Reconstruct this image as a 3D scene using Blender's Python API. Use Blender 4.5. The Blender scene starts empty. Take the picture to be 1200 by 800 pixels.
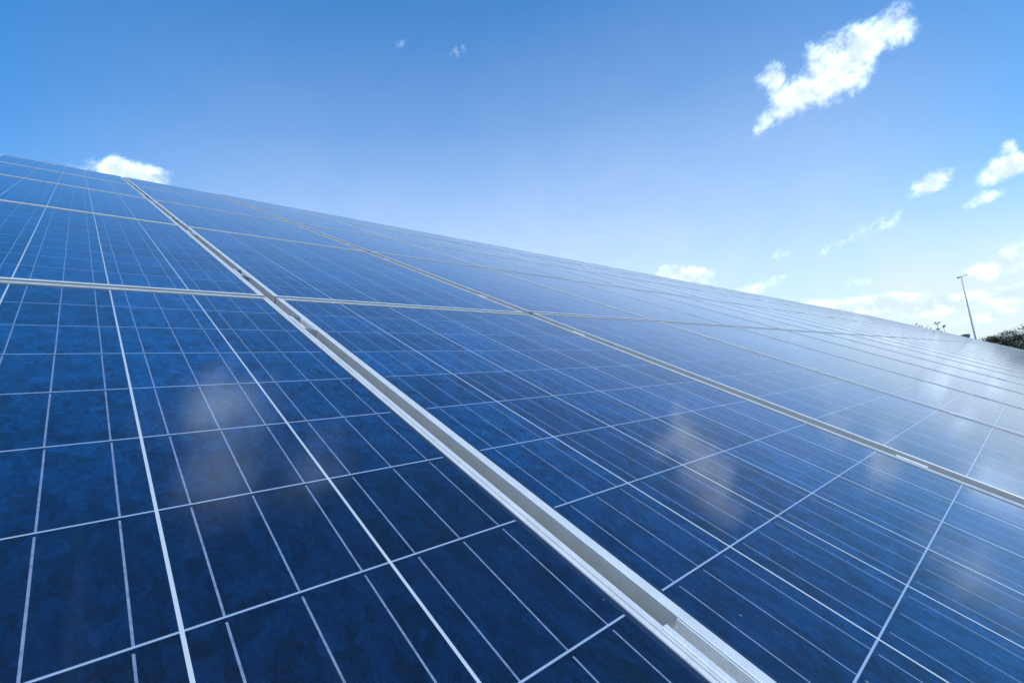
import bpy, bmesh, math, random
from mathutils import Vector, Matrix, Euler
R = math.radians
rnd = random.Random(11)
scene = bpy.context.scene
COL = scene.collection

# ------------------------------------------------------------------ camera
cam_d = bpy.data.cameras.new('camera'); cam = bpy.data.objects.new('camera', cam_d); COL.objects.link(cam)
cr, cu, cb = Vector((0.73926, -0.66500, -0.10613)), Vector((-0.00758, -0.16581, 0.98613)), Vector((-0.67338, -0.72820, -0.12762))
M = Matrix((cr, cu, cb)).transposed().to_4x4()
M.translation = Vector((-0.4398, -1.4656, 1.2698))
cam.matrix_world = M
cam_d.sensor_width = 36.0; cam_d.lens = 16.82; cam_d.clip_start = 0.02; cam_d.clip_end = 6000
scene.camera = cam

# ------------------------------------------------------------------ sun, sky, exposure
SUN_AZ, SUN_EL = -123.0, 50.0
sun_d = bpy.data.lights.new('sun', 'SUN'); sun = bpy.data.objects.new('sun', sun_d); COL.objects.link(sun)
sd = Vector((math.cos(R(SUN_EL))*math.cos(R(SUN_AZ)), math.cos(R(SUN_EL))*math.sin(R(SUN_AZ)), math.sin(R(SUN_EL))))
sun.rotation_euler = sd.to_track_quat('Z', 'Y').to_euler()
sun_d.energy = 3.2; sun_d.angle = R(0.53); sun_d.color = (1.0, 0.95, 0.88)
scene.view_settings.view_transform = 'Standard'; scene.view_settings.look = 'None'
scene.view_settings.exposure = 0.0; scene.view_settings.gamma = 1.0; scene.view_settings.use_curve_mapping = False
SKY_STRENGTH = 0.12

class NT:
    """small helper for writing node graphs as expressions"""
    def __init__(s, tree): s.t = tree; s.n = tree.nodes; s.l = tree.links
    def node(s, kind, **kw):
        n = s.n.new(kind)
        for k, v in kw.items(): setattr(n, k, v)
        return n
    def put(s, sock, v):
        if hasattr(v, 'is_output') or isinstance(v, bpy.types.NodeSocket): s.l.new(v, sock)
        else: sock.default_value = v
    def m(s, op, a, b=None, c=None, clamp=False):
        n = s.node('ShaderNodeMath', operation=op, use_clamp=clamp)
        s.put(n.inputs[0], a)
        if b is not None: s.put(n.inputs[1], b)
        if c is not None: s.put(n.inputs[2], c)
        return n.outputs[0]
    def vm(s, op, a, b=None, out=0):
        n = s.node('ShaderNodeVectorMath', operation=op)
        s.put(n.inputs[0], a)
        if b is not None: s.put(n.inputs[1], b)
        return n.outputs[out]
    def noise(s, vec, scale, detail=4, rough=.55, dist=0.0, out='Fac'):
        n = s.node('ShaderNodeTexNoise')
        s.l.new(vec, n.inputs['Vector']); n.inputs['Scale'].default_value = scale
        n.inputs['Detail'].default_value = detail; n.inputs['Roughness'].default_value = rough; n.inputs['Distortion'].default_value = dist
        return n.outputs[out]
    def ramp(s, x, lo, hi, a=0.0, b=1.0, smooth=True):
        n = s.node('ShaderNodeMapRange', interpolation_type='SMOOTHSTEP' if smooth else 'LINEAR')
        s.put(n.inputs['Value'], x)
        for k, v in (('From Min', lo), ('From Max', hi), ('To Min', a), ('To Max', b)): n.inputs[k].default_value = v
        return n.outputs['Result']
    def mix(s, f, a, b, mode='MIX'):
        n = s.node('ShaderNodeMix', data_type='RGBA', blend_type=mode)
        s.put(n.inputs[0], f)
        for sock, v in ((n.inputs[6], a), (n.inputs[7], b)):
            if isinstance(v, tuple): v = (*v, 1.0) if len(v) == 3 else v
            s.put(sock, v)
        return n.outputs[2]

# each cloud bank: azimuth, elevation, half width, half height, roll (degrees), weight
CLOUDS = [(8.7, 27.8, 3.7, 2.95, 161.4, 1.05), (4.81, 28.81, 2.6, 2.1, 174.2, 1), (6.67, 28.02, 2.7, 1.95, 159.0, 0.9), (12.83, 26.78, 3.0, 2.2, 154.4, 0.95), (14.34, 28.7, 1.9, 1.5, -172.0, 0.9), (15.66, 25.59, 2.01, 1.16, 143.5, 0.75), (86.32, 24.58, 3.58, 1.84, -176.7, 1), (88.38, 24.98, 1.48, 0.89, 179.6, 0.8), (3.9, 15.22, 1.9, 1.04, 172.5, 0.9), (-0.59, 14.65, 2.07, 1.31, -178.6, 1), (-1.15, 16.1, 0.84, 0.6, 155.2, 0.6), (0.67, 12.78, 1.92, 0.56, 166.2, 0.5), (-0.3, 7.6, 2.39, 1.32, 168.1, 1.35), (1.86, 6.77, 1.4, 1.01, -178.6, 0.9), (0.48, 4.44, 2.78, .95, 173.4, 1.3), (4.69, 4.59, 4.41, 1.05, 179.0, 1.6), (10.05, 5.67, 4.58, 1.05, -175.5, 1.5), (13.8, 6.19, 2.77, 1.03, -173.4, 0.8), (2.77, 2.98, 3.46, 0.65, 174.8, 0.6), (26.3, 12.09, 3.0, 1.32, -163.7, 1), (19.1, 9.42, 3.54, 0.81, 176.1, 0.45), (16.1, 12.08, 1.92, 0.7, -174.9, 0.5), (11.37, 12.14, 2.61, 0.5, 169.2, 0.18), (8.1, 13.31, 1.82, 0.4, 166.5, 0.12), (50.64, 38.76, 1.13, 0.68, -176.9, 0.36), (57.23, 39.73, 1.18, 0.36, 153.6, 0.2), (10.33, 7.99, 1.04, 0.41, -172.6, 0.4),
]
# thicker, brighter banks higher up and behind the camera, seen only as reflections in the glass
HIGH = [(73.0, 49.5, 6.4, 4.8, 20, 0.66), (70.0, 56.0, 5.2, 6.0, 0, 0.55), (56.0, 54.0, 4.0, 5.4, 0, 0.46), (-7.0, 10.0, 4.0, 2.2, 0, .85), (-11, 16, 5, 2.4, 5, .6), (-16, 7, 9, 3, 0, 1.0), (-48, 26, 11, 5, 0, 1.0), (-60, 15, 16, 4, 0, 1.0), (-110, 22, 14, 6, 0, 1.0), (150, 18, 14, 5, 0, 1.0), (-165, 30, 10, 5, 0, 1.0)]
world = bpy.data.worlds.new('World'); scene.world = world; world.use_nodes = True
w = NT(world.node_tree); w.n.clear()
wo = w.node('ShaderNodeOutputWorld'); bg = w.node('ShaderNodeBackground'); bg.inputs['Strength'].default_value = SKY_STRENGTH
w.l.new(bg.outputs[0], wo.inputs[0])
tc = w.node('ShaderNodeTexCoord'); D = tc.outputs['Generated']
sky = w.node('ShaderNodeTexSky', sky_type='NISHITA', sun_disc=False)
sky.sun_elevation = R(SUN_EL); sky.sun_rotation = R(90 - SUN_AZ)
sky.air_density = 1.0; sky.dust_density = 0.6; sky.ozone_density = 2.2; sky.altitude = 50
hs = w.node('ShaderNodeHueSaturation'); hs.inputs['Saturation'].default_value = 1.12; hs.inputs['Value'].default_value = 1.0
w.l.new(sky.outputs[0], hs.inputs['Color'])
skyc = w.mix(1.0, hs.outputs[0], (0.36, 1.54, 2.10), 'MULTIPLY')
# high thin haze: milky towards the horizon and thickest to the north-east
sep = w.node('ShaderNodeSeparateXYZ'); w.l.new(D, sep.inputs[0])
flat = w.vm('NORMALIZE', w.vm('MULTIPLY', D, (1, 1, 0)))
lobe = w.ramp(w.vm('DOT_PRODUCT', flat, (math.cos(R(45)), math.sin(R(45)), 0), out=1), .50, 1.0, .12, 1.0)
vr = w.node('ShaderNodeValToRGB'); w.l.new(sep.outputs[2], vr.inputs[0]); ve = vr.color_ramp.elements
ve[0].position = 0.0; ve[0].color = (.92,)*3 + (1,); ve[1].position = .86; ve[1].color = (0, 0, 0, 1)
for p_, v_ in ((.10, .83), (.20, .70), (.358, .45), (.515, .19), (.669, .055)):
    k_ = ve.new(p_); k_.color = (v_, v_, v_, 1)
low = w.ramp(sep.outputs[2], .10, .30, 1.0, 0.0)
lobe = w.m('ADD', w.m('MULTIPLY', lobe, w.m('SUBTRACT', 1.0, low)), low)
veil = w.m('MULTIPLY', vr.outputs[0], lobe)
wisp = w.ramp(w.noise(D, 5.0, 6, .6, .6), .3, .7, .93, 1.07)
veil = w.m('MULTIPLY', veil, wisp, clamp=True)
skyc = w.mix(veil, skyc, (7.45, 7.85, 8.3))
def banks(lst):
    den = None
    for az, el, ra, rb, roll, wt in lst:
        c = Vector((math.cos(R(el))*math.cos(R(az)), math.cos(R(el))*math.sin(R(az)), math.sin(R(el))))
        Ev = Vector((-math.sin(R(az)), math.cos(R(az)), 0)); Nv = c.cross(Ev)
        a = Ev*math.cos(R(roll)) + Nv*math.sin(R(roll)); b = c.cross(a)
        mp = w.node('ShaderNodeMapping', vector_type='TEXTURE')
        mp.inputs['Location'].default_value = c
        mp.inputs['Rotation'].default_value = Matrix((a, b, c)).transposed().to_euler()
        mp.inputs['Scale'].default_value = (math.sin(R(ra)), math.sin(R(rb)), 0.4)
        w.l.new(D, mp.inputs['Vector'])
        g = w.m('MULTIPLY_ADD', w.vm('LENGTH', mp.outputs[0], out=1), -wt, wt)
        den = g if den is None else w.m('SMOOTH_MAX', den, g, 0.12)
    return den
den = banks(CLOUDS); den_hi = banks(HIGH)
n1 = w.noise(D, 22.0, 9, .6, .25)
n2 = w.noise(D, 75.0, 7, .66, .2)
nz = w.m('ADD', w.m('MULTIPLY', w.m('SUBTRACT', n1, .5), 1.9), w.m('MULTIPLY', w.m('SUBTRACT', n2, .5), .75))
dens = w.m('ADD', w.m('MULTIPLY', den, 1.15), w.m('SUBTRACT', nz, .02))
alpha = w.m('POWER', w.ramp(dens, -.06, 0.72), 1.2)
dens_hi = w.m('ADD', w.m('MULTIPLY', den_hi, 1.2), w.m('MULTIPLY', nz, .8))
alpha_hi = w.ramp(dens_hi, -.05, 1.0, 0.0, .85)
off = w.vm('ADD', D, (sd.x*.012, sd.y*.012, sd.z*.012))
n1b = w.noise(off, 22.0, 4, .6, .25)
lit = w.m('SUBTRACT', n1, n1b)
shade = w.ramp(w.m('ADD', w.m('MULTIPLY', lit, 2.0), w.m('MULTIPLY', dens, -.20)), -.34, .26)
cc = w.mix(shade, (6.2, 7.6, 9.6), (10.6, 13.2, 16.0))
fin = w.mix(alpha, skyc, cc)
fin = w.mix(alpha_hi, fin, (12.0, 15.8, 20.0))
w.l.new(fin, bg.inputs['Color'])

# ------------------------------------------------------------------ helpers
def tag(o, label=None, cat=None, group=None, kind=None):
    if label: o['label'] = label
    if cat: o['category'] = cat
    if group: o['group'] = group
    if kind: o['kind'] = kind
    return o
def mesh_obj(name, bm, mat, parent=None, smooth=False):
    me = bpy.data.meshes.new(name); bm.to_mesh(me); bm.free()
    for mm in (mat if isinstance(mat, (list, tuple)) else [mat]): me.materials.append(mm)
    if smooth:
        for p in me.polygons: p.use_smooth = True
    o = bpy.data.objects.new(name, me); COL.objects.link(o)
    if parent: o.parent = parent
    return o
def empty(name, loc=(0, 0, 0), rot=(0, 0, 0)):
    o = bpy.data.objects.new(name, None); COL.objects.link(o); o.location = loc; o.rotation_euler = rot; o.empty_display_size = .2
    return o
def copy_tree(o, parent=None):
    c = o.copy(); COL.objects.link(c)
    if parent: c.parent = parent
    for ch in list(o.children): copy_tree(ch, c)
    return c
def box(bm, x0, x1, y0, y1, z0, z1, bevel=0.0, mi=0):
    vs = [bm.verts.new(p) for p in ((x0,y0,z0),(x1,y0,z0),(x1,y1,z0),(x0,y1,z0),(x0,y0,z1),(x1,y0,z1),(x1,y1,z1),(x0,y1,z1))]
    fs = [bm.faces.new([vs[i] for i in q]) for q in ((3,2,1,0),(4,5,6,7),(0,1,5,4),(1,2,6,5),(2,3,7,6),(3,0,4,7))]
    for f in fs: f.material_index = mi
    if bevel:
        es = list({e for f in fs for e in f.edges})
        bmesh.ops.bevel(bm, geom=es, offset=bevel, segments=2, profile=.6, affect='EDGES')
def tube(bm, pts, radii, n=10, cap=True):
    rings = []
    for i, p in enumerate(pts):
        p = Vector(p)
        t = (Vector(pts[min(i+1, len(pts)-1)]) - Vector(pts[max(i-1, 0)])).normalized()
        a = t.orthogonal().normalized(); b = t.cross(a)
        rings.append([bm.verts.new(p + radii[i]*(a*math.cos(2*math.pi*k/n) + b*math.sin(2*math.pi*k/n))) for k in range(n)])
    for r0, r1 in zip(rings, rings[1:]):
        # align rings so that the tube does not twist
        s = min(range(n), key=lambda k: (r1[k].co - r0[0].co).length); r1[:] = r1[s:] + r1[:s]
        for k in range(n): bm.faces.new((r0[k], r0[(k+1) % n], r1[(k+1) % n], r1[k]))
    if cap: bm.faces.new(rings[0][::-1]); bm.faces.new(rings[-1])
def material(name):
    m = bpy.data.materials.new(name); m.use_nodes = True; t = NT(m.node_tree); t.n.clear()
    out = t.node('ShaderNodeOutputMaterial'); b = t.node('ShaderNodeBsdfPrincipled'); t.l.new(b.outputs[0], out.inputs[0])
    return m, t, b

# ------------------------------------------------------------------ the plane of the array
TILT = R(26.8); H0 = 1.65
def P(u, v, z=0.0):
    return Vector((u, v*math.cos(TILT) - z*math.sin(TILT), H0 + v*math.sin(TILT) + z*math.cos(TILT)))

# ------------------------------------------------------------------ materials
PW, PH, LIP = 1.025, 1.628, 0.0145        # panel outer size, frame lip
PU, PV = 0.1645, 0.1590                  # cell pitch
X0, Y0 = LIP + .0045, LIP + .004
def glass_material():
    m, t, b = material('polycrystalline_cells_under_glass')
    co = t.node('ShaderNodeTexCoord').outputs['Object']
    geo = t.node('ShaderNodeNewGeometry')
    W = geo.outputs['Position']
    sp = t.node('ShaderNodeSeparateXYZ'); t.l.new(co, sp.inputs[0])
    x, y = sp.outputs[0], sp.outputs[1]
    oi = t.node('ShaderNodeObjectInfo')
    cx = t.m('DIVIDE', t.m('SUBTRACT', x, X0), PU); cy = t.m('DIVIDE', t.m('SUBTRACT', y, Y0), PV)
    fx = t.m('FRACT', cx); fy = t.m('FRACT', cy); ix = t.m('FLOOR', cx); iy = t.m('FLOOR', cy)
    # distance (m) to the nearest gap between cells
    dx = t.m('MULTIPLY', t.m('MINIMUM', fx, t.m('SUBTRACT', 1.0, fx)), PU)
    dy = t.m('MULTIPLY', t.m('MINIMUM', fy, t.m('SUBTRACT', 1.0, fy)), PV)
    gx = t.m('LESS_THAN', dx, .00145); gy = t.m('LESS_THAN', dy, .00105)
    # three ribbons on each cell, at 1/6, 1/2 and 5/6 of its width, slightly wavy
    wav = t.m('MULTIPLY', t.m('SUBTRACT', t.noise(W, 3.0, 1, .5), .5), .010)
    jc = t.node('ShaderNodeCombineXYZ'); t.l.new(ix, jc.inputs[0]); t.l.new(iy, jc.inputs[1]); t.l.new(t.m('MULTIPLY', oi.outputs['Random'], 53.0), jc.inputs[2])
    jw = t.node('ShaderNodeTexWhiteNoise'); t.l.new(jc.outputs[0], jw.inputs['Vector'])
    wav = t.m('ADD', wav, t.m('MULTIPLY', t.m('SUBTRACT', jw.outputs['Value'], .5), .016))
    f3 = t.m('FRACT', t.m('ADD', t.m('MULTIPLY', fx, 3.0), wav))
    db = t.m('MULTIPLY', t.m('ABSOLUTE', t.m('SUBTRACT', f3, .5)), PU/3)
    bus = t.m('MULTIPLY', t.m('LESS_THAN', db, .00088), t.m('GREATER_THAN', t.m('MULTIPLY', t.m('SUBTRACT', 1.0, fy), PV), .0055))
    # silver fingers across the cell
    ff = t.m('ABSOLUTE', t.m('SUBTRACT', t.m('FRACT', t.m('MULTIPLY', y, 1/.0024)), .5))
    fing = t.m('LESS_THAN', ff, .045)
    # crystal grains: two sizes of flakes, each with its own tone
    st = t.node('ShaderNodeMapping'); st.inputs['Scale'].default_value = (1.0, .52, .52); st.inputs['Rotation'].default_value = (0, 0, R(28)); t.l.new(W, st.inputs['Vector'])
    warp = t.node('ShaderNodeTexNoise'); warp.inputs['Scale'].default_value = 60; warp.inputs['Detail'].default_value = 3
    t.l.new(W, warp.inputs['Vector'])
    wv = t.vm('ADD', st.outputs[0], t.vm('MULTIPLY', t.vm('SUBTRACT', warp.outputs['Color'], (.5, .5, .5)), (.012, .012, .012)))
    vo = t.node('ShaderNodeTexVoronoi'); vo.inputs['Scale'].default_value = 78; t.l.new(wv, vo.inputs['Vector'])
    vo2 = t.node('ShaderNodeTexVoronoi'); vo2.inputs['Scale'].default_value = 330; t.l.new(wv, vo2.inputs['Vector'])
    g1 = t.node('ShaderNodeSeparateColor'); t.l.new(vo.outputs['Color'], g1.inputs[0])
    g2 = t.node('ShaderNodeSeparateColor'); t.l.new(vo2.outputs['Color'], g2.inputs[0])
    big = t.noise(W, 14.0, 7, .68, .8)
    tone = t.m('ADD', t.m('MULTIPLY', g1.outputs[0], .25), t.m('MULTIPLY', g2.outputs[0], .22))
    tone = t.m('ADD', tone, t.m('MULTIPLY', big, .50))
    # each cell was cut from another wafer
    cv = t.node('ShaderNodeCombineXYZ'); t.l.new(ix, cv.inputs[0]); t.l.new(iy, cv.inputs[1]); t.l.new(t.m('MULTIPLY', oi.outputs['Random'], 97.0), cv.inputs[2])
    wn = t.node('ShaderNodeTexWhiteNoise'); t.l.new(cv.outputs[0], wn.inputs['Vector'])
    tone = t.m('ADD', tone, t.m('MULTIPLY', t.m('SUBTRACT', wn.outputs['Value'], .5), .20))
    tone = t.m('ADD', tone, t.m('MULTIPLY', t.m('SUBTRACT', oi.outputs['Random'], .5), .07))
    tone = t.m('ADD', tone, .02)
    r = t.node('ShaderNodeValToRGB'); t.l.new(tone, r.inputs[0])
    e = r.color_ramp.elements
    e[0].position = .28; e[0].color = (.0006, .0052, .022, 1)
    e[1].position = .92; e[1].color = (.0028, .042, .150, 1)
    k = e.new(.55); k.color = (.0010, .0175, .070, 1)
    # the nitride coating of the cells turns a brighter blue at grazing angles
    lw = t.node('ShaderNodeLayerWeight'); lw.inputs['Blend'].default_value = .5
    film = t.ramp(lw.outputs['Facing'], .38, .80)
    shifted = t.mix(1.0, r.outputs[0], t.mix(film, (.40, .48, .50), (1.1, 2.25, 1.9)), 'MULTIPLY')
    cell = t.mix(t.m('MULTIPLY', fing, .22), shifted, (.02, .07, .17))
    bus = t.m('MULTIPLY', bus, t.ramp(t.noise(W, 160.0, 3, .7), .30, .62, .62, 1.0))
    lines = t.mix(bus, cell, (.18, .22, .31))
    lines = t.mix(gy, lines, (.26, .32, .42))
    lines = t.mix(gx, lines, (.44, .46, .48))
    edge = t.m('MAXIMUM', t.m('LESS_THAN', x, X0 + .0022), t.m('GREATER_THAN', x, X0 + 6*PU - .0022))
    edge2 = t.m('MAXIMUM', t.m('LESS_THAN', y, Y0 + .0016), t.m('GREATER_THAN', y, Y0 + 10*PV - .0016))
    lines = t.mix(t.m('MAXIMUM', edge, edge2), lines, (.012, .022, .05))
    # film of dust and rare specks
    dust = t.ramp(t.noise(W, 5.0, 7, .68), .45, .80, .0005, .009)
    # grime gathered by rain along the lower frame edge, and faint runs down the glass
    low_edge = t.m('MULTIPLY', t.ramp(y, LIP, LIP + .035, 1.0, 0.0), t.ramp(t.noise(W, 40.0, 6, .7), .35, .7, .0, .26))
    rm = t.node('ShaderNodeMapping'); rm.inputs['Scale'].default_value = (30, 1.2, 1); t.l.new(co, rm.inputs['Vector'])
    ra_ = t.vm('ADD', rm.outputs[0], t.vm('MULTIPLY', W, (.3, .3, .3)))
    runs = t.ramp(t.noise(ra_, 1.0, 3, .6), .60, .78, 0, .010)
    dust = t.m('ADD', dust, t.m('ADD', low_edge, runs))
    sv = t.node('ShaderNodeTexVoronoi'); sv.inputs['Scale'].default_value = 14; t.l.new(W, sv.inputs['Vector'])
    ss = t.node('ShaderNodeSeparateColor'); t.l.new(sv.outputs['Color'], ss.inputs[0])
    spk = t.m('MULTIPLY', t.m('LESS_THAN', sv.outputs['Distance'], .018), t.m('GREATER_THAN', ss.outputs[1], .74))
    base = t.mix(dust, lines, (.42, .40, .36))
    base = t.mix(t.m('MULTIPLY', spk, .55), base, (.30, .27, .24))
    t.l.new(base, b.inputs['Base Color'])
    b.inputs['Roughness'].default_value = .55; b.inputs['Specular IOR Level'].default_value = .12
    b.inputs['Coat Weight'].default_value = 1.0; b.inputs['Coat IOR'].default_value = 1.45
    t.l.new(t.ramp(t.noise(W, 3.5, 6, .6), .35, .75, .055, .12), b.inputs['Coat Roughness'])
    bp = t.node('ShaderNodeBump'); bp.inputs['Strength'].default_value = .02; bp.inputs['Distance'].default_value = .002
    t.l.new(t.noise(W, 420.0, 2, .6), bp.inputs['Height']); t.l.new(bp.outputs[0], b.inputs['Coat Normal'])
    return m
def alu_material(name, col, rough, metal=.85, grain=1.0):
    m, t, b = material(name)
    W = t.node('ShaderNodeNewGeometry').outputs['Position']
    n = t.noise(W, 900.0*grain, 2, .6); n2 = t.noise(W, 30.0, 5, .65)
    k = t.m('ADD', t.ramp(n, .3, .7, .90, 1.06), t.ramp(n2, .35, .7, -.05, .03))
    mp = t.node('ShaderNodeVectorMath', operation='SCALE'); mp.inputs[0].default_value = col; t.l.new(k, mp.inputs['Scale'])
    dirt = t.ramp(t.noise(W, 38.0, 7, .74), .54, .74, 0, .42)
    t.l.new(t.mix(dirt, mp.outputs[0], (.34, .33, .31)), b.inputs['Base Color'])
    b.inputs['Metallic'].default_value = metal
    t.l.new(t.ramp(n2, .3, .7, rough - .06, rough + .08), b.inputs['Roughness'])
    bp = t.node('ShaderNodeBump'); bp.inputs['Strength'].default_value = .12; bp.inputs['Distance'].default_value = .0006
    t.l.new(n, bp.inputs['Height']); t.l.new(bp.outputs[0], b.inputs['Normal'])
    return m
def plain(name, col, rough=.8, scale=8.0, amp=.25, metal=0.0):
    m, t, b = material(name)
    W = t.node('ShaderNodeNewGeometry').outputs['Position']
    k = t.ramp(t.noise(W, scale, 6, .65), .25, .75, 1 - amp, 1 + amp, False)
    mp = t.node('ShaderNodeVectorMath', operation='SCALE'); mp.inputs[0].default_value = col; t.l.new(k, mp.inputs['Scale'])
    t.l.new(mp.outputs[0], b.inputs['Base Color']); b.inputs['Roughness'].default_value = rough; b.inputs['Metallic'].default_value = metal
    return m
GLASS = glass_material()
ALU = alu_material('anodised_aluminium_frame', (.59, .59, .585), .38, .15)
ALU2 = alu_material('mill_finish_aluminium', (.60, .60, .59), .38, .2, .5)
ALU_SIDE = alu_material('shaded_frame_side', (.40, .398, .39), .5, .1)  # darker copy of the frame aluminium: shade of the joint walls put into the colour
STEEL = plain('stainless_bolt', (.45, .45, .46), .3, 60, .15, .9)
RUB = plain('dark_backsheet', (.05, .052, .055), .7, 20, .2)

# ------------------------------------------------------------------ ground and the field beyond
def ground_material():
    m, t, b = material('dry_grass_ground')
    W = t.node('ShaderNodeNewGeometry').outputs['Position']
    a = t.ramp(t.noise(W, .35, 8, .7), .35, .65); c = t.noise(W, 14.0, 6, .75)
    col = t.mix(a, (.07, .09, .03), (.16, .14, .08)); col = t.mix(t.ramp(c, .4, .7, 0, .5), col, (.05, .06, .025))
    t.l.new(col, b.inputs['Base Color']); b.inputs['Roughness'].default_value = .95
    return m
bm = bmesh.new(); bmesh.ops.create_circle(bm, cap_ends=True, segments=96, radius=2500)
tag(mesh_obj('ground', bm, ground_material()), kind='structure')

# ------------------------------------------------------------------ solar panels
def sweep_rect(bm, w, h, prof):
    """mitred ring round a w x h rectangle; prof = list of (inset, z), a closed loop"""
    rings = []
    for ins, z in prof:
        rings.append([bm.verts.new(p) for p in ((ins, ins, z), (w-ins, ins, z), (w-ins, h-ins, z), (ins, h-ins, z))])
    n = len(rings)
    for i in range(n):
        a, b = rings[i], rings[(i+1) % n]
        for k in range(4): bm.faces.new((a[k], a[(k+1) % 4], b[(k+1) % 4], b[k]))
def make_panel():
    t = empty('solar_panel')
    bm = bmesh.new()
    prof = [(0, .0018), (.0007, .0025), (LIP-.0052, .0025), (LIP-.0058, .0016), (LIP, .0014), (LIP, -.0004), (LIP, -.004), (.0022, -.004), (.0022, -.036), (.022, -.036), (.022, -.038), (0, -.038)]
    sweep_rect(bm, PW, PH, prof)
    bmesh.ops.recalc_face_normals(bm, faces=bm.faces[:])
    # raised bead along the right-hand side and the top of the frame, with a fine groove beside it
    box(bm, PW-.0092, PW-.0066, .004, PH-.004, .0023, .0038, .0006)
    box(bm, .004, PW-.0095, PH-.0088, PH-.0066, .0023, .0034, .0006)
    bm.normal_update()
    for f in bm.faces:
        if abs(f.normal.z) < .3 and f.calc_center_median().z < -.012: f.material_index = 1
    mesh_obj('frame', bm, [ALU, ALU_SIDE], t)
    bm = bmesh.new()
    v = [bm.verts.new(p) for p in ((LIP-.004, LIP-.004, 0), (PW-LIP+.004, LIP-.004, 0), (PW-LIP+.004, PH-LIP+.004, 0), (LIP-.004, PH-LIP+.004, 0))]
    bm.faces.new(v); box(bm, LIP-.004, PW-LIP+.004, LIP-.004, PH-LIP+.004, -.0036, -.0004, 0, 1)
    mesh_obj('cell_sheet', bm, [GLASS, RUB], t)
    return t
def ordinal(n):
    return {1:'first',2:'second',3:'third',4:'fourth',5:'fifth',6:'sixth',7:'seventh',8:'eighth',9:'ninth',10:'tenth',11:'eleventh',12:'twelfth'}.get(n) or (str(n) + ('st' if n % 10 == 1 and n != 11 else 'nd' if n % 10 == 2 and n != 12 else 'rd' if n % 10 == 3 and n != 13 else 'th'))
ROWN = {-1: 'nearest row', 0: 'second row up', 1: 'third row up', 2: 'fourth row up', 3: 'top row'}
COLUMN_Z = {-2: .0, -1: 0.0, 0: 0.0, 1: .0075, 2: .0085, 3: .0080}
def column_u(k):
    if k == -1: return -.034 - PW
    if k < -1: return -.034 - PW + (k+1)*1.05
    return -.0085 + 1.05*min(k, 1) + 1.038*max(k-1, 0)
def column_z(k):
    if k not in COLUMN_Z: COLUMN_Z[k] = .0082 + rnd.uniform(-.0009, .0009)
    return COLUMN_Z[k]
proto = make_panel(); first = True
for k in range(-2, 37):
    for r in range(-1, 4):
        o = proto if first else copy_tree(proto); first = False
        near = (k in (-1, 0) and r in (-1, 0))
        dz = 0 if near else rnd.uniform(-.0005, .0005)
        o.location = P(column_u(k), (-.013 - PH) if r == -1 else .009 + 1.65*r, column_z(k) + dz)
        j = (0, 0) if near else (rnd.uniform(-.0008, .0008), rnd.uniform(-.0006, .0006))
        o.rotation_euler = (Matrix.Rotation(TILT, 3, 'X') @ Matrix.Rotation(j[0], 3, 'Y') @ Matrix.Rotation(j[1], 3, 'X')).to_euler()
        if k == -1 and r == -1: lab = 'large dark blue solar panel filling the lower left, left of the wide metal joint'
        elif k == 0 and r == -1: lab = 'large dark blue solar panel right of the wide metal joint in the nearest row'
        elif k < 0: lab = 'blue solar panel, %s column left of the wide metal joint, %s' % (ordinal(-k), ROWN[r])
        else: lab = 'blue solar panel, %s column right of the wide metal joint, %s' % (ordinal(k+1), ROWN[r])
        tag(o, lab, 'solar panel', 'solar panels mounted edge to edge on the tilted array')

# ------------------------------------------------------------------ mounting rails under the panels, seen down the open joints
RAIL_V = [-1.36, -.30, .32, 1.36, 1.97, 3.01, 3.62, 4.66, 5.27, 6.31]
for i, v in enumerate(RAIL_V):
    o = empty('mounting_rail', P(-2.2, v, -.078), (TILT, 0, 0))
    bm = bmesh.new(); L = 40.1
    for a in ((0, L, -.020, .020, -.030, -.027), (0, L, -.020, -.0172, -.027, .038), (0, L, .0172, .020, -.027, .038), (0, L, -.0172, -.006, .035, .038), (0, L, .006, .0172, .035, .038)):
        box(bm, *a)
    mesh_obj('channel', bm, ALU2, o)
    tag(o, 'aluminium mounting rail running under the panels, %s up from the low edge' % ordinal(i+1), 'mounting rail', 'mounting rails under the panels')

# ------------------------------------------------------------------ clamps in the joints
def make_clamp(L, gap, left_wide=.0115):
    """hat-shaped clamp: flange over the left frame, web down into the gap, wall up against the right frame"""
    t = empty('panel_clamp')
    g = gap
    prof = [(-left_wide+.0008, .0000), (-left_wide, .0008), (-left_wide, .0022), (-left_wide+.0008, .0030), (.0012, .0030), (.0026, .0018), (.0026, -.0250), (g-.0034, -.0250), (g-.0034, -.0012), (g-.0010, -.0012), (g-.0010, -.0275), (.0002, -.0275), (.0002, .0000)]
    bm = bmesh.new()
    A = [bm.verts.new((x, 0, z)) for x, z in prof]; B = [bm.verts.new((x, L, z)) for x, z in prof]; n = len(prof)
    for i in range(n): bm.faces.new((A[i], A[(i+1) % n], B[(i+1) % n], B[i]))
    fa = bm.faces.new(A); fb = bm.faces.new(B[::-1]); bmesh.ops.triangulate(bm, faces=[fa, fb])
    bmesh.ops.recalc_face_normals(bm, faces=bm.faces[:])
    mesh_obj('channel', bm, ALU2, t)
    bm = bmesh.new()
    bmesh.ops.create_cone(bm, cap_ends=True, segments=6, radius1=.0062, radius2=.0058, depth=.006, matrix=Matrix.Translation((g/2, L*.5, -.022)))
    bmesh.ops.create_cone(bm, cap_ends=True, segments=16, radius1=.0080, radius2=.0080, depth=.0012, matrix=Matrix.Translation((g/2, L*.5, -.0248)))
    mesh_obj('bolt', bm, STEEL, t)
    return t
CG = 'clamps holding the panels in the joints'
cw = make_clamp(.11, .0255, .006); cn = make_clamp(.06, .0125, .006); cl = make_clamp(.42, .0255, .0065)
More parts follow.
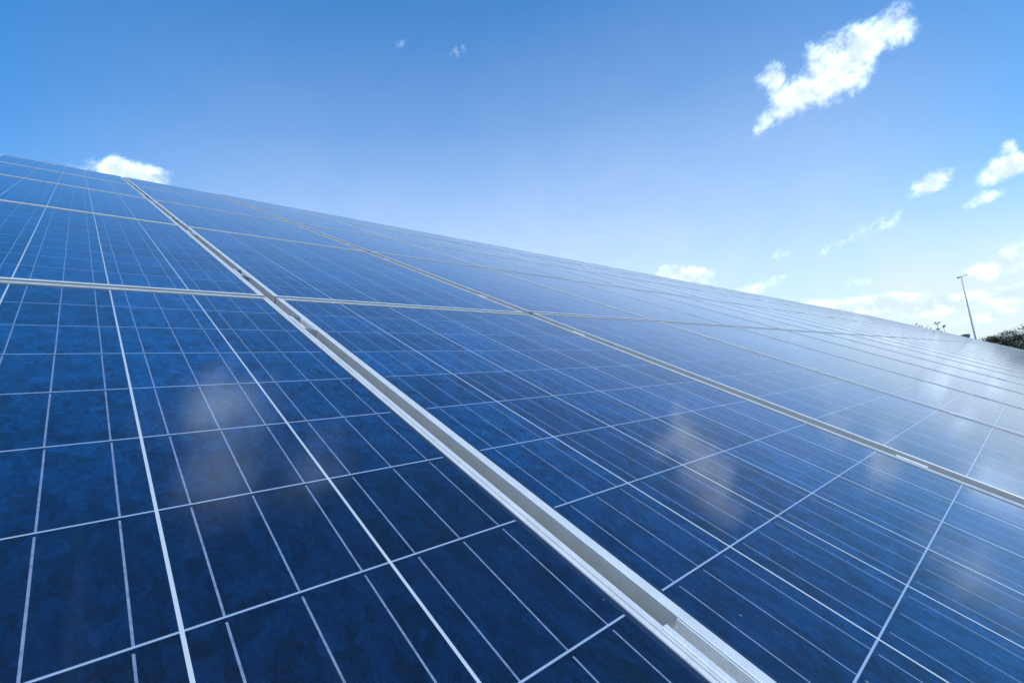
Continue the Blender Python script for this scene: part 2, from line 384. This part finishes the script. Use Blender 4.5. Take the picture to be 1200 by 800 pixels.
cl.location = P(-.034, -1.755, .0027); cl.rotation_euler = (TILT, 0, 0)
tag(cl, 'long pale aluminium clamp in the wide joint at the bottom edge of the photo', 'clamp', CG)
usedw = usedn = False
CLAMP_V = {-.34: 'just below', .29: 'just above'}
spots = [(-.345, 'just below the second row'), (.285, 'low on the second row'), (1.31, 'high on the second row'), (1.93, 'low on the third row'), (2.95, 'high on the third row'), (3.58, 'low on the fourth row'), (4.60, 'high on the fourth row'), (5.24, 'low on the top row'), (6.22, 'high on the top row'), (-1.40, 'low on the nearest row')]
for j in range(0, 11):
    for v, where in spots:
        if j == 0 and v < -1: continue
        if j == 0:
            o = cw if not usedw else copy_tree(cw); usedw = True
            o.location = P(-.034, v, .0027); lab = 'pale metal clamp in the wide metal joint, %s' % where
        else:
            o = cn if not usedn else copy_tree(cn); usedn = True
            z = column_z(j-1)
            o.location = P(column_u(j-1) + PW, v, z + .0027); lab = 'small metal clamp %s, %s joint right of the wide joint' % (where, ordinal(j))
        o.rotation_euler = (TILT, 0, 0)
        tag(o, lab, 'clamp', CG)

# ------------------------------------------------------------------ street lamp beyond the far end
POLE = plain('galvanised_pole', (.42, .43, .43), .5, 3, .12, .3)
LAMPM = plain('grey_lamp_housing', (.16, .17, .18), .45, 10, .1)
def at(az, dist): return Vector((cam.matrix_world.translation.x + dist*math.cos(R(az)), cam.matrix_world.translation.y + dist*math.sin(R(az)), 0))
lp = at(3.41, 62)
t = empty('street_lamp', lp, (0, 0, R(3.4)))
bm = bmesh.new(); box(bm, -.2, .2, -.2, .2, 0, .04, .01); mesh_obj('base_plate', bm, POLE, t)
bm = bmesh.new(); tube(bm, [(0, 0, .04), (0, 0, 3), (0, 0, 6), (0, 0, 8.55)], [.085, .072, .058, .045], 14); mesh_obj('pole', bm, POLE, t, True)
bm = bmesh.new(); tube(bm, [(0, .10, 8.55), (0, 0, 8.57), (0, -.14, 8.59), (0, -.28, 8.62)], [.035, .045, .035, .022], 10); mesh_obj('arm', bm, POLE, t, True)
bm = bmesh.new(); tube(bm, [(0, .06, 8.57), (0, .12, 8.56), (0, .22, 8.54), (0, .29, 8.55), (0, .32, 8.56)], [.03, .06, .075, .06, .02], 12); mesh_obj('lamp_head', bm, LAMPM, t, True)
bm = bmesh.new(); tube(bm, [(0, -.22, 8.61), (0, -.30, 8.63), (0, -.42, 8.66), (0, -.48, 8.68)], [.022, .04, .038, .02], 12); mesh_obj('lamp_head', bm, LAMPM, t, True)
tag(t, 'tall slim grey street lamp standing beyond the far end of the panels', 'street lamp')

# ------------------------------------------------------------------ trees beyond the far end
def leaf_material(name, c0, c1):
    m, t, b = material(name)
    g = t.node('ShaderNodeNewGeometry')
    col = t.mix(g.outputs['Random Per Island'], c0, c1)
    t.l.new(col, b.inputs['Base Color']); b.inputs['Roughness'].default_value = .6
    return m
BARK = plain('grey_brown_bark', (.13, .11, .09), .9, 12, .3)
LEAF_D = leaf_material('dark_green_leaves', (.022, .032, .018), (.045, .055, .032))
LEAF_G = leaf_material('grey_green_leaves', (.05, .06, .045), (.12, .13, .11))
def make_tree(name, loc, h, w, leaves, size, mat, label, bare=.35, cat='tree', seed=1, base=.25, clumps=14, group=None):
    rr = random.Random(seed)
    t = empty(name, loc)
    bm = bmesh.new(); top = Vector((rr.uniform(-.2, .2), rr.uniform(-.2, .2), h*.8))
    tube(bm, [(0, 0, 0), (top.x*.3, top.y*.3, h*.35), tuple(top)], [h*.028, h*.02, h*.006], 8)
    centres = []
    for i in range(clumps):
        a = rr.uniform(0, 6.283); q = rr.uniform(.15, 1)**.6*w*.5; z = rr.uniform(base, .97)*h
        q *= math.sqrt(max(.08, 1 - ((z/h - .58)/.47)**2))
        c = Vector((math.cos(a)*q, math.sin(a)*q, z)); s = Vector((0, 0, z*rr.uniform(.35, .6)))
        mid = s.lerp(c, .5) + Vector((0, 0, -.05*h))
        tube(bm, [tuple(s), tuple(mid), tuple(c)], [h*.010, h*.007, h*.002], 5)
        centres.append((c, rr.uniform(.10, .22)*w))
    mesh_obj('trunk', bm, BARK, t, True)
    bm = bmesh.new()
    for i in range(leaves):
        c, q = rr.choice(centres)
        p = c + Vector((rr.gauss(0, .5), rr.gauss(0, .5), rr.gauss(0, .38)))*q
        if p.z < .1: p.z = rr.uniform(.1, .6)
        n = Vector((rr.gauss(0, 1), rr.gauss(0, 1), rr.gauss(0.5, 1))).normalized(); a = n.orthogonal().normalized(); b = n.cross(a)
        s = size*rr.uniform(.6, 1.3)
        vs = [bm.verts.new(p + a*s), bm.verts.new(p + b*s*.5), bm.verts.new(p - a*s), bm.verts.new(p - b*s*.5)]
        bm.faces.new(vs)
    mesh_obj('crown', bm, mat, t)
    return tag(t, label, cat, group)
# (name, azimuth, distance, height, width, leaves, leaf size, material, label)
make_tree('bush', at(2.3, 60), 2.5, 2.5, 9000, .06, LEAF_D, 'low dark green bush at the foot of the street lamp', cat='bush', seed=3, base=.35, clumps=34)
make_tree('bush', at(.2, 61), 2.4, 3.6, 12000, .06, LEAF_D, 'wide low dark green bush at the right edge of the photo', cat='bush', seed=4, base=.35, clumps=44)
make_tree('tree', at(1.35, 66), 3.05, 2.4, 2200, .06, LEAF_G, 'feathery grey green tree rising behind the dark bushes', seed=5, clumps=22, base=.5)
make_tree('tree', at(-.3, 66), 3.35, 3.0, 2800, .06, LEAF_G, 'taller grey green tree behind the bushes at the right edge', seed=6, clumps=26, base=.5)
make_tree('tree', at(6.9, 58), 4.5, 2.4, 420, .075, LEAF_D, 'sparse leafy treetop peeking over the far panels, left of the slender one', seed=8, clumps=9, base=.6)
make_tree('tree', at(5.5, 58), 4.6, 1.1, 170, .075, LEAF_D, 'slender sparse treetop peeking over the far panels nearer the lamp', seed=9, clumps=6, base=.6)

# ------------------------------------------------------------------ small dark-roofed cabin behind the far end
WALLM = plain('dark_cabin_wall', (.10, .11, .12), .8, 6, .2)
ROOFM = plain('slate_roof_sheet', (.07, .08, .10), .6, 6, .2)
c = at(4.05, 60)
t = empty('cabin', c, (0, 0, R(4)))
bm = bmesh.new(); box(bm, -.6, .6, -.28, .34, 0, 2.80); mesh_obj('wall', bm, WALLM, t)
bm = bmesh.new()
vs = [bm.verts.new(p) for p in ((-.8, -.36, 2.81), (.8, -.36, 2.81), (.8, .72, 2.81), (-.8, .72, 2.81), (-.8, -.36, 3.06), (.8, -.36, 3.06), (.8, .02, 3.10), (-.8, .02, 3.10), (.8, .72, 2.86), (-.8, .72, 2.86))]
for q in ((3,2,1,0), (4,5,6,7), (7,6,8,9), (0,1,5,4), (2,3,9,8), (1,2,8,6,5), (3,0,4,7,9)): bm.faces.new([vs[i] for i in q])
mesh_obj('roof', bm, ROOFM, t)
tag(t, 'small dark flat-roofed cabin top just showing beyond the panels left of the lamp', 'cabin')
